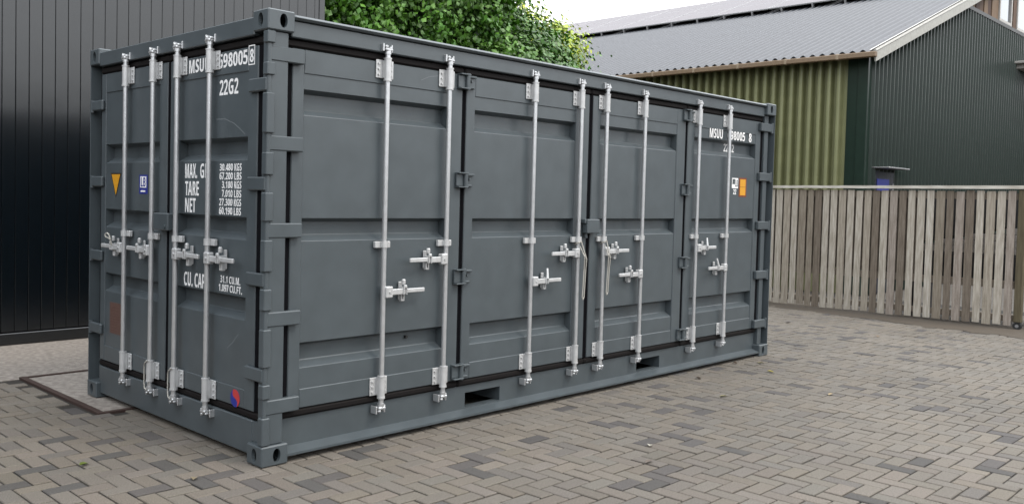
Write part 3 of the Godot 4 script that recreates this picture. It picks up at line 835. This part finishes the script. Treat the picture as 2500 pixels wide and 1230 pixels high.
	letters(ER, "CU. CAP.", -1.006, -0.715, 0.952, 1.044, -0.0068, M.letter)
	letters(ER, "31.1 CU.M.", -0.548, -0.318, 1.010, 1.055, -0.0068, M.letter)
	letters(ER, "1.097 CU.FT.", -0.566, -0.298, 0.958, 1.002, -0.0068, M.letter)
	# marks and plates
	g = G.new()
	g.prism(PackedVector2Array([Vector2(-2.132, 1.676), Vector2(-1.956, 1.676), Vector2(-2.044, 1.500)]), Vector3(0, 0, -0.0066), Vector3.RIGHT, Vector3.UP, Vector3(0, 0, 0.001))
	st = obj("warning_triangle", g, M.black, EL); st.set_meta("label", "yellow warning triangle pointing down")
	g = G.new()
	g.prism(PackedVector2Array([Vector2(-2.116, 1.667), Vector2(-1.972, 1.667), Vector2(-2.044, 1.518)]), Vector3(0, 0, -0.0054), Vector3.RIGHT, Vector3.UP, Vector3(0, 0, 0.001))
	obj("yellow_field", g, M.yellow, EL)
	patch(EL, "blue_label", -1.665, -1.538, 1.532, 1.663, -0.0066, M.blue, "blue label with a white square and two letters")
	patch(EL, "white_field", -1.647, -1.556, 1.575, 1.652, -0.0054, M.letter)
	letters(EL, "LB", -1.635, -1.568, 1.582, 1.645, -0.0040, M.blue)
	patch(EL, "white_field", -1.640, -1.572, 1.545, 1.556, -0.0054, M.letter)
	patch(EL, "data_plate", -2.127, -1.915, 0.508, 0.735, -0.0066, M.plate, "brown metal data plate")
	for k in 9:
		patch(EL, "plate_line", -2.110, -1.935 - 0.03 * (k % 3), 0.700 - k * 0.021, 0.706 - k * 0.021, -0.0054, M.plate_line)
	# round red and blue mark
	var disc := func(outer: float, part: int) -> G:
		var q := G.new()
		var pts := PackedVector2Array()
		if part == 0:
			for k in 40: pts.append(Vector2(cos(TAU * k / 40), sin(TAU * k / 40)) * outer)
		else:
			for k in 21: pts.append(Vector2(cos(-PI * 0.36 + PI * k / 20.0), sin(-PI * 0.36 + PI * k / 20.0)) * outer)
			var a := pts[20]
			var b := pts[0]
			var nrm := (b - a).orthogonal().normalized()
			for k in range(1, 10):
				pts.append(a.lerp(b, k / 10.0) + nrm * 0.016 * sin(TAU * k / 10.0))
		q.prism(pts, Vector3(-0.345, 0.338, -0.0066 + 0.0012 * part - 0.0), Vector3.RIGHT, Vector3.UP, Vector3(0, 0, 0.001))
		return q
	var rd: MeshInstance3D = obj("round_mark", disc.call(0.053, 0), M.blue, ER)
	rd.set_meta("label", "round red and blue mark")
	rd.position += TE.basis.inverse() * Vector3.ZERO + Vector3(0, 0, 0.0062)
	var rr: MeshInstance3D = obj("round_mark_half", disc.call(0.053, 1), M.red, ER)
	rr.position += Vector3(0, 0, 0.0062)
	g = G.new()
	g.bev(Vector3(-1.318, 1.300, 0.004), Vector3(-1.112, 1.412, 0.058), 0.006)
	g.cyl(Vector3(-1.150, 1.325, 0.058), Vector3(-1.150, 1.325, 0.066), 0.014, 0.012, 10)
	lb = obj("lock_box", g, M.paint, k20); lb.transform = TE
	# corner hinge column: lugs between the pins
	var cuts := []
	for y in [2.347, 1.843, 1.347, 0.840, 0.335]: cuts.append([y - 0.050, y + 0.050])
	for y in [2.172, 1.612, 1.065, 0.520]: cuts.append([y - 0.046, y + 0.046])
	cuts.sort_custom(func(a, b): return a[0] < b[0])
	var y0 := ya
	cuts.append([yt, yt])
	for q in cuts:
		g = G.new(); g.bev(Vector3(0.002, y0 + 0.004, -0.054), Vector3(0.054, q[0] - 0.004, -0.002), 0.005)
		obj("hinge_lug", g, M.paint, k20)
		y0 = q[1]
	for y in [2.347, 1.843, 1.347, 0.840, 0.335]:
		g = G.new()
		g.cyl(Vector3(0.026, y - 0.053, -0.026), Vector3(0.026, y + 0.053, -0.026), 0.014, 0.014, 10)
		g.bev(Vector3(0.026, y - 0.042, -0.058), Vector3(0.262, y + 0.042, -0.016), 0.006)
		obj("hinge", g, M.paint, k20)
	for y in [2.172, 1.612, 1.065, 0.520]:
		g = G.new()
		g.cyl(Vector3(0.026, y - 0.049, -0.026), Vector3(0.026, y + 0.049, -0.026), 0.014, 0.014, 10)
		g.bev(Vector3(0.006, y - 0.038, -0.215), Vector3(0.029, y + 0.038, -0.024), 0.006)
		obj("hinge", g, M.paint, k20)
		g = G.new()
		g.bev(Vector3(0.004, y - 0.036, -Wd + 0.006), Vector3(0.029, y + 0.040, -Wd + 0.215), 0.008)
		g.cyl(Vector3(0.018, y - 0.046, -Wd + 0.022), Vector3(0.018, y + 0.046, -Wd + 0.022), 0.018, 0.018, 10)
		obj("hinge", g, M.paint, k20)
	for y in [2.347, 1.843, 1.347, 0.840, 0.335]:
		g = G.new()
		g.bev(Vector3(L - 0.255, y - 0.042, -0.058), Vector3(L - 0.030, y + 0.042, -0.022), 0.006)
		g.cyl(Vector3(L - 0.026, y - 0.053, -0.03), Vector3(L - 0.026, y + 0.053, -0.03), 0.016, 0.016, 10)
		obj("hinge", g, M.paint, k20)
	for q in [[ER, [Vector2(-0.62, 2.0), Vector2(-0.52, 1.998), Vector2(-0.42, 1.97), Vector2(-0.34, 1.93), Vector2(-0.29, 1.90)]], [ER, [Vector2(-0.46, 0.62), Vector2(-0.40, 0.66), Vector2(-0.33, 0.72)]], [D[0], [Vector2(1.20, 2.322), Vector2(1.27, 2.352), Vector2(1.35, 2.366)]], [D[2], [Vector2(3.30, 0.90), Vector2(3.31, 1.02)]]]:
		g = G.new()
		var pts: Array = q[1]
		var wz := 0.0002 if q[0] == D[0] else -0.0066
		for k in pts.size() - 1:
			var a := Vector3(pts[k].x, pts[k].y, wz); var b := Vector3(pts[k + 1].x, pts[k + 1].y, wz)
			var o := (b - a).cross(Vector3(0, 0, 1)).normalized() * 0.0022
			g.quad_out(a - o, b - o, b + o, a + o, Vector3(0, 0, 1))
		obj("scratch", g, M.scratch, q[0])
	g = G.new(); g.cyl(Vector3(1.165, 0.628, -0.127), Vector3(1.165, 0.628, -0.108), 0.011, 0.010, 10)
	obj("vent_plug", g, M.black, k20)

# ------------------------------------------------------------------ wooden gate
func gate():
	var X := 10.66
	var f := thing("wooden_gate", "weathered grey gate of upright boards under a pale top rail", "gate", Vector3(X, 0, -3.6))
	var zs := [-3.60, -3.475, -3.35, -3.225, -3.10, -2.975, -2.85, -2.725, -2.60, -2.48, -2.36, -2.243, -2.118,-1.989,-1.87,-1.737,-1.624,-1.498,-1.381,-1.259,-1.13,-1.007,-0.886,-0.766,-0.648,-0.525,-0.396,-0.273,-0.152,-0.023,0.095,0.229,0.344,0.474,0.603,0.721,0.851,0.977,1.099]
	var tone := [0,1,2,0,1,3,0,1,0,2,4,0, 1,0,2,2,3,0,0,1,0,0,1,3,0,5,3,0,0,4,2,3,5,3,0,1,0,5]
	var rng := RandomNumberGenerator.new(); rng.seed = 15
	for k in zs.size() - 1:
		var g := G.new()
		var a: float = zs[k] + 3.6 + 0.015
		var b: float = zs[k + 1] + 3.6 - rng.randf_range(0.010, 0.016)
		var d := rng.randf_range(-0.004, 0.004)
		g.bev(Vector3(d, 0.035 + rng.randf_range(-0.012, 0.012), a), Vector3(0.02 + d, 1.80 + 0.012 * k / 38.0, b), 0.002)
		var o := obj("board", g, M.boards[tone[k]], f)
		o.rotation.x = rng.randfn(0, 0.0012)
	for k in 29:      # second layer of boards behind the gaps
		var g := G.new()
		var zc: float = zs[k] + 3.6
		g.bev(Vector3(0.074, 0.62 + rng.randf_range(-0.03, 0.03), zc - 0.048), Vector3(0.092, 1.80, zc + 0.048), 0.002)
		obj("board", g, M.boards[3], f)
	for q in [[1.70, 1.79], [0.53, 0.63], [0.10, 0.18]]:
		var g := G.new(); g.bev(Vector3(0.026, q[0], 0.0), Vector3(0.072, q[1], 4.70), 0.004); obj("rail", g, M.boards[3], f)
	var g := G.new()
	g.prism(PackedVector2Array([Vector2(0, 1.815), Vector2(4.82, 1.845), Vector2(4.82, 1.89), Vector2(0, 1.852)]), Vector3(-0.035, 0, 0), Vector3(0, 0, 1), Vector3.UP, Vector3(0.12, 0, 0))
	obj("top_rail", g, M.cap, f)
	g = G.new(); g.bev(Vector3(-0.012, 0.10, 4.712), Vector3(0.085, 1.835, 4.80), 0.005); obj("end_post", g, M.post, f)
	g = G.new(); g.cyl(Vector3(0.0, 0.05, 4.755), Vector3(0.075, 0.05, 4.755), 0.05, 0.05, 20)
	var w := obj("wheel", g, M.tyre, f)
	g = G.new(); g.cyl(Vector3(-0.004, 0.05, 4.755), Vector3(0.079, 0.05, 4.755), 0.022, 0.022, 12); obj("hub", g, M.alloy, w)
	# soil that has gathered along the foot of the gate
	g = G.new()
	var rn := FastNoiseLite.new(); rn.seed = 3; rn.frequency = 1.7
	var n := 60
	for k in n:
		var z0 := -3.4 + 4.9 * k / n
		var z1 := -3.4 + 4.9 * (k + 1) / n
		var w0 := 0.35 + 0.55 * smoothstep(-2.6, 1.0, z0) * (0.75 + 0.5 * rn.get_noise_1d(z0)) + 0.10 * rn.get_noise_1d(z0 * 4.0 + 9.0)
		var w1 := 0.35 + 0.55 * smoothstep(-2.6, 1.0, z1) * (0.75 + 0.5 * rn.get_noise_1d(z1)) + 0.10 * rn.get_noise_1d(z1 * 4.0 + 9.0)
		g.quad_out(Vector3(10.9 - 0.25 - w0, 0.0042, z0), Vector3(10.9 - 0.25 - w1, 0.0042, z1), Vector3(10.9, 0.009, z1), Vector3(10.9, 0.009, z0), Vector3.UP)
	struct(obj("soil", g, M.dirt))
	# pale stone blocks stacked behind the gate
	var p := thing("stone_stack", "covered stack of pale stone blocks glimpsed through the gate gaps", "stone stack", Vector3(11.0, 0, -0.35))
	g = G.new(); g.bev(Vector3(0, 0, 0), Vector3(0.1, 0.56, 0.1), 0.01); g.bev(Vector3(0.7, 0, 0), Vector3(0.8, 0.56, 0.1), 0.01); g.bev(Vector3(0, 0, 1.8), Vector3(0.1, 0.56, 1.9), 0.01); g.bev(Vector3(0.7, 0, 1.8), Vector3(0.8, 0.56, 1.9), 0.01); g.bev(Vector3(0.0, 0.561, 0.0), Vector3(0.8, 0.96, 1.9), 0.02); obj("crate", g, M.tyre, p)
	g = G.new(); g.bev(Vector3(0, 0, 0), Vector3(0.38, 0.085, 0.19), 0.006)
	var bm := g.mesh()
	for r in 4:
		for c in 9:
			for q in 2:
				if r > c / 2: continue
				share("block", bm, M.pale_stone, p, Transform3D(Basis(), Vector3(0.01 + q * 0.395, 0.962 + r * 0.09, 0.04 + c * 0.2)))
	g = G.new()
	g.prism(PackedVector2Array([Vector2(0.0, 1.06), Vector2(0.45, 1.15), Vector2(0.85, 1.24), Vector2(1.2, 1.33), Vector2(1.9, 1.335), Vector2(1.9, 1.80), Vector2(0.0, 1.80)]), Vector3(0.02, 0, 0), Vector3(0, 0, 1), Vector3.UP, Vector3(0.76, 0, 0))
	obj("tarpaulin", g, M.tyre, p)

# ------------------------------------------------------------------ trees
func leaf(g: G, p: Vector3, nrm: Vector3, size: float, rng: RandomNumberGenerator):
	var t := nrm.cross(Vector3(rng.randfn(), rng.randfn(), rng.randfn())).normalized()
	var s := nrm.cross(t)
	var droop := nrm * (-0.25 * size)
	var a := p - t * size * 0.5
	var b := p + t * size * 0.55 + droop
	var l := p + s * size * 0.42 + droop * 0.6 - t * size * 0.08
	var r := p - s * size * 0.42 + droop * 0.6 - t * size * 0.08
	g.tri_out(a, l, b, nrm); g.tri_out(a, b, r, nrm)

func tree(at: Vector3, label: String, lobes: Array, clumps: int, per: int, size: float, base: Color, seed_: int, clump_r: float, trunk_r: float, inner := 0.55):
	var t := thing("leafy_tree", label, "tree", at)
	var rng := RandomNumberGenerator.new(); rng.seed = seed_
	var g := G.new()
	var w := G.new()
	var top: Vector3 = lobes[0][0]
	var knee := Vector3(top.x * 0.3, top.y * 0.45, top.z * 0.3)
	w.cyl(Vector3.ZERO, knee, trunk_r, trunk_r * 0.8, 12)
	w.cyl(knee, top, trunk_r * 0.8, trunk_r * 0.35, 10)
	for q in lobes:
		w.cyl(knee, q[0], trunk_r * 0.5, trunk_r * 0.15, 8)
	var total := 0.0
	for q in lobes: total += q[2]
	for k in clumps:
		var pick := rng.randf() * total
		var lobe: Array = lobes[0]
		for q in lobes:
			pick -= q[2]
			if pick <= 0.0:
				lobe = q
				break
		var dir := Vector3(rng.randfn(), rng.randfn(), rng.randfn()).normalized()
		var rad := pow(rng.randf(), 0.45)
		rad = lerpf(inner, 1.0, rad)
		var c: Vector3 = lobe[0] + dir * lobe[1] * rad
		if k % 9 == 0: w.cyl(lobe[0], c, trunk_r * 0.12, trunk_r * 0.04, 5, false)
		var cr := clump_r * rng.randf_range(0.6, 1.25)
		var tone := rng.randf_range(0.55, 1.4)
		var yel := rng.randf_range(-0.2, 1.0)
		for i in per:
			var o := Vector3(rng.randfn(), rng.randfn() * 0.8, rng.randfn()) * cr * 0.5
			var nn := (dir * 0.7 + o.normalized() * 0.7 + Vector3(0, 0.5, 0) + Vector3(rng.randfn(), rng.randfn(), rng.randfn()) * 0.45).normalized()
			var m := tone * rng.randf_range(0.75, 1.25)
			g.col = Color(base.r * m * (1.0 + 0.35 * yel), base.g * m * (1.0 + 0.10 * yel), base.b * m)
			leaf(g, c + o, nn, size * rng.randf_range(0.65, 1.25), rng)
	obj("crown", g, M.leaf, t)
	obj("trunk", w, M.bark, t)

func trees():
	# dense dark tree beside the barn: local lobes [centre, radii, weight]
	tree(Vector3(6.6, 0, -7.0), "dense dark green tree rising behind the container beside the black barn",
		[[Vector3(-0.4, 4.9, 0.7), Vector3(2.3, 1.9, 1.5), 3.2], [Vector3(1.7, 3.4, 0.9), Vector3(1.9, 1.25, 1.3), 2.4], [Vector3(-1.5, 4.6, 0.6), Vector3(1.15, 1.7, 1.0), 1.4], [Vector3(0.2, 2.6, 0.6), Vector3(2.6, 1.4, 1.5), 1.6], [Vector3(1.2, 4.4, 0.5), Vector3(1.1, 0.9, 1.0), 0.8]],
		2700, 44, 0.080, Color(0.042, 0.125, 0.010), 101, 0.31, 0.22, 0.35)
	tree(Vector3(9.8, 0.2, -8.4), "light yellow-green tree with thin outer sprays behind the dark tree",
		[[Vector3(0.6, 4.55, 0.6), Vector3(1.25, 0.75, 0.9), 2.0], [Vector3(1.3, 4.35, 1.0), Vector3(0.95, 0.55, 0.7), 1.2], [Vector3(-0.6, 5.5, 0.8), Vector3(0.6, 0.6, 0.6), 0.6]],
		300, 30, 0.08, Color(0.23, 0.31, 0.02), 202, 0.29, 0.12, 0.3)

# ------------------------------------------------------------------ small things
func rope(label: String, pts: Array, r: float):
	var g := G.new()
	var off: Vector3 = pts[0]
	var loc := []
	for p in pts: loc.append(p - off)
	g.tube(loc, r, 6)
	var o := obj("cord", g, M.rope)
	o.position = off
	tag(o, label, "cord")

func details():
	var zr := -0.002
	for q in [[2.858, "white cord looped round the left rod of the middle side doors", 0.78, 0.016], [3.190, "white cord looped round the right rod of the middle side doors", 0.80, -0.004]]:
		var u: float = q[0]
		var pts := []
		for k in 9: pts.append(Vector3(u + 0.022 * cos(k * 0.8), 1.245 - k * 0.006, -0.024 + 0.024 * sin(k * 0.8)))
		pts.append(Vector3(u + q[3] - 0.012, 1.12, zr + 0.046))
		pts.append(Vector3(u + q[3] + 0.004, 1.02, zr + 0.030))
		pts.append(Vector3(u + q[3] + 0.006, q[2] + 0.02, zr + 0.018))
		pts.append(Vector3(u + q[3] + 0.016, q[2], zr + 0.018))
		pts.append(Vector3(u + q[3] + 0.028, q[2] + 0.02, zr + 0.018))
		pts.append(Vector3(u + q[3] + 0.024, 1.02, zr + 0.030))
		pts.append(Vector3(u + q[3] + 0.012, 1.10, zr + 0.046))
		pts.append(Vector3(u + 0.004, 1.24, zr + 0.006))
		rope(q[1], pts, 0.005)
	for q in [[-1.386, "thin white cord tied to the foot of the left rod beside the end-door gap"], [-1.046, "thin white cord tied to the foot of the right rod beside the end-door gap"]]:
		var u: float = q[0]
		rope(q[1], [Vector3(-0.034, 0.42, u + 0.02), Vector3(-0.038, 0.40, u - 0.01), Vector3(-0.030, 0.375, u - 0.034), Vector3(-0.026, 0.33, u - 0.042), Vector3(-0.026, 0.26, u - 0.042), Vector3(-0.030, 0.225, u - 0.026), Vector3(-0.036, 0.222, u + 0.01)], 0.0042)
	rope("white cord loop standing up from the outermost end-door handle", [Vector3(-0.03, 1.16, -1.955), Vector3(-0.04, 1.20, -1.955), Vector3(-0.04, 1.232, -1.972), Vector3(-0.04, 1.245, -2.01), Vector3(-0.04, 1.232, -2.045), Vector3(-0.04, 1.215, -2.03), Vector3(-0.04, 1.212, -1.99), Vector3(-0.035, 1.20, -1.965)], 0.0055)
	# fallen leaves
	var rng := RandomNumberGenerator.new(); rng.seed = 5
	var spots := [Vector2(-0.72,-0.69),Vector2(5.51,0.20),Vector2(5.16,0.48),Vector2(4.62,1.28),Vector2(3.83,0.74),Vector2(10.1,-2.09),Vector2(8.64,-1.01),Vector2(8.39,0.24),Vector2(10.0,-0.73),Vector2(2.12,1.18),Vector2(1.81,1.38),Vector2(4.32,0.22),Vector2(5.30,0.04),Vector2(-0.38,-0.06)]
	var cols := [Color(0.16, 0.22, 0.03), Color(0.50, 0.42, 0.24), Color(0.45, 0.38, 0.06), Color(0.42, 0.30, 0.14), Color(0.38, 0.33, 0.16), Color(0.06, 0.04, 0.03), Color(0.06, 0.04, 0.03), Color(0.36, 0.25, 0.15), Color(0.08, 0.06, 0.04), Color(0.70, 0.66, 0.56), Color(0.12, 0.08, 0.05), Color(0.10, 0.07, 0.05), Color(0.14, 0.09, 0.06), Color(0.40, 0.33, 0.22)]
	var notes := ["fresh green leaf on the paving in front of the end doors", "cream fallen leaf on the paving by the container's far bottom corner", "yellow fallen leaf on the paving just beyond the cream leaf", "tan fallen leaf alone on the open paving between container and gate", "dull olive fallen leaf on the paving beside the rear fork pocket",
		"small black leaf scrap on the soil at the gate behind the container", "small black leaf scrap on the paving midway to the gate", "reddish brown fallen leaf on the paving midway to the gate", "small black leaf scrap on the soil along the gate", "whitish fallen leaf on the open paving in front of the side doors", "dark brown leaf scrap on the paving next to the whitish leaf", "dark brown leaf scrap beside the bottom rail below the last pair of rods", "dark reddish leaf scrap beside the bottom rail close to the cream leaf", "pale tan fallen leaf on the paving before the near bottom corner casting"]
	for k in spots.size():
		var g := G.new(); g.col = Color(cols[k].r * 0.42, cols[k].g * 0.42, cols[k].b * 0.42)
		var s := 0.034
		var a := Vector3(-s, 0.004, 0); var b := Vector3(s, 0.010, 0)
		var ribs: Array[Vector3] = [Vector3(-s * 0.4, 0.014, s * 0.5), Vector3(s * 0.4, 0.018, s * 0.45)]
		var ribs2: Array[Vector3] = [Vector3(-s * 0.4, 0.012, -s * 0.5), Vector3(s * 0.4, 0.015, -s * 0.42)]
		g.tri_out(a, ribs[0], Vector3(0, 0.004, 0), Vector3.UP); g.tri_out(ribs[0], ribs[1], Vector3(0, 0.004, 0), Vector3.UP); g.tri_out(ribs[1], b, Vector3(0, 0.004, 0), Vector3.UP)
		g.tri_out(a, ribs2[0], Vector3(0, 0.004, 0), Vector3.UP); g.tri_out(ribs2[0], ribs2[1], Vector3(0, 0.004, 0), Vector3.UP); g.tri_out(ribs2[1], b, Vector3(0, 0.004, 0), Vector3.UP)
		var o := obj("fallen_leaf", g, M.leaf)
		o.position = Vector3(spots[k].x, 0.002, spots[k].y); o.rotation.y = rng.randf() * TAU
		tag(o, notes[k], "leaf", "fallen leaves on the paving")
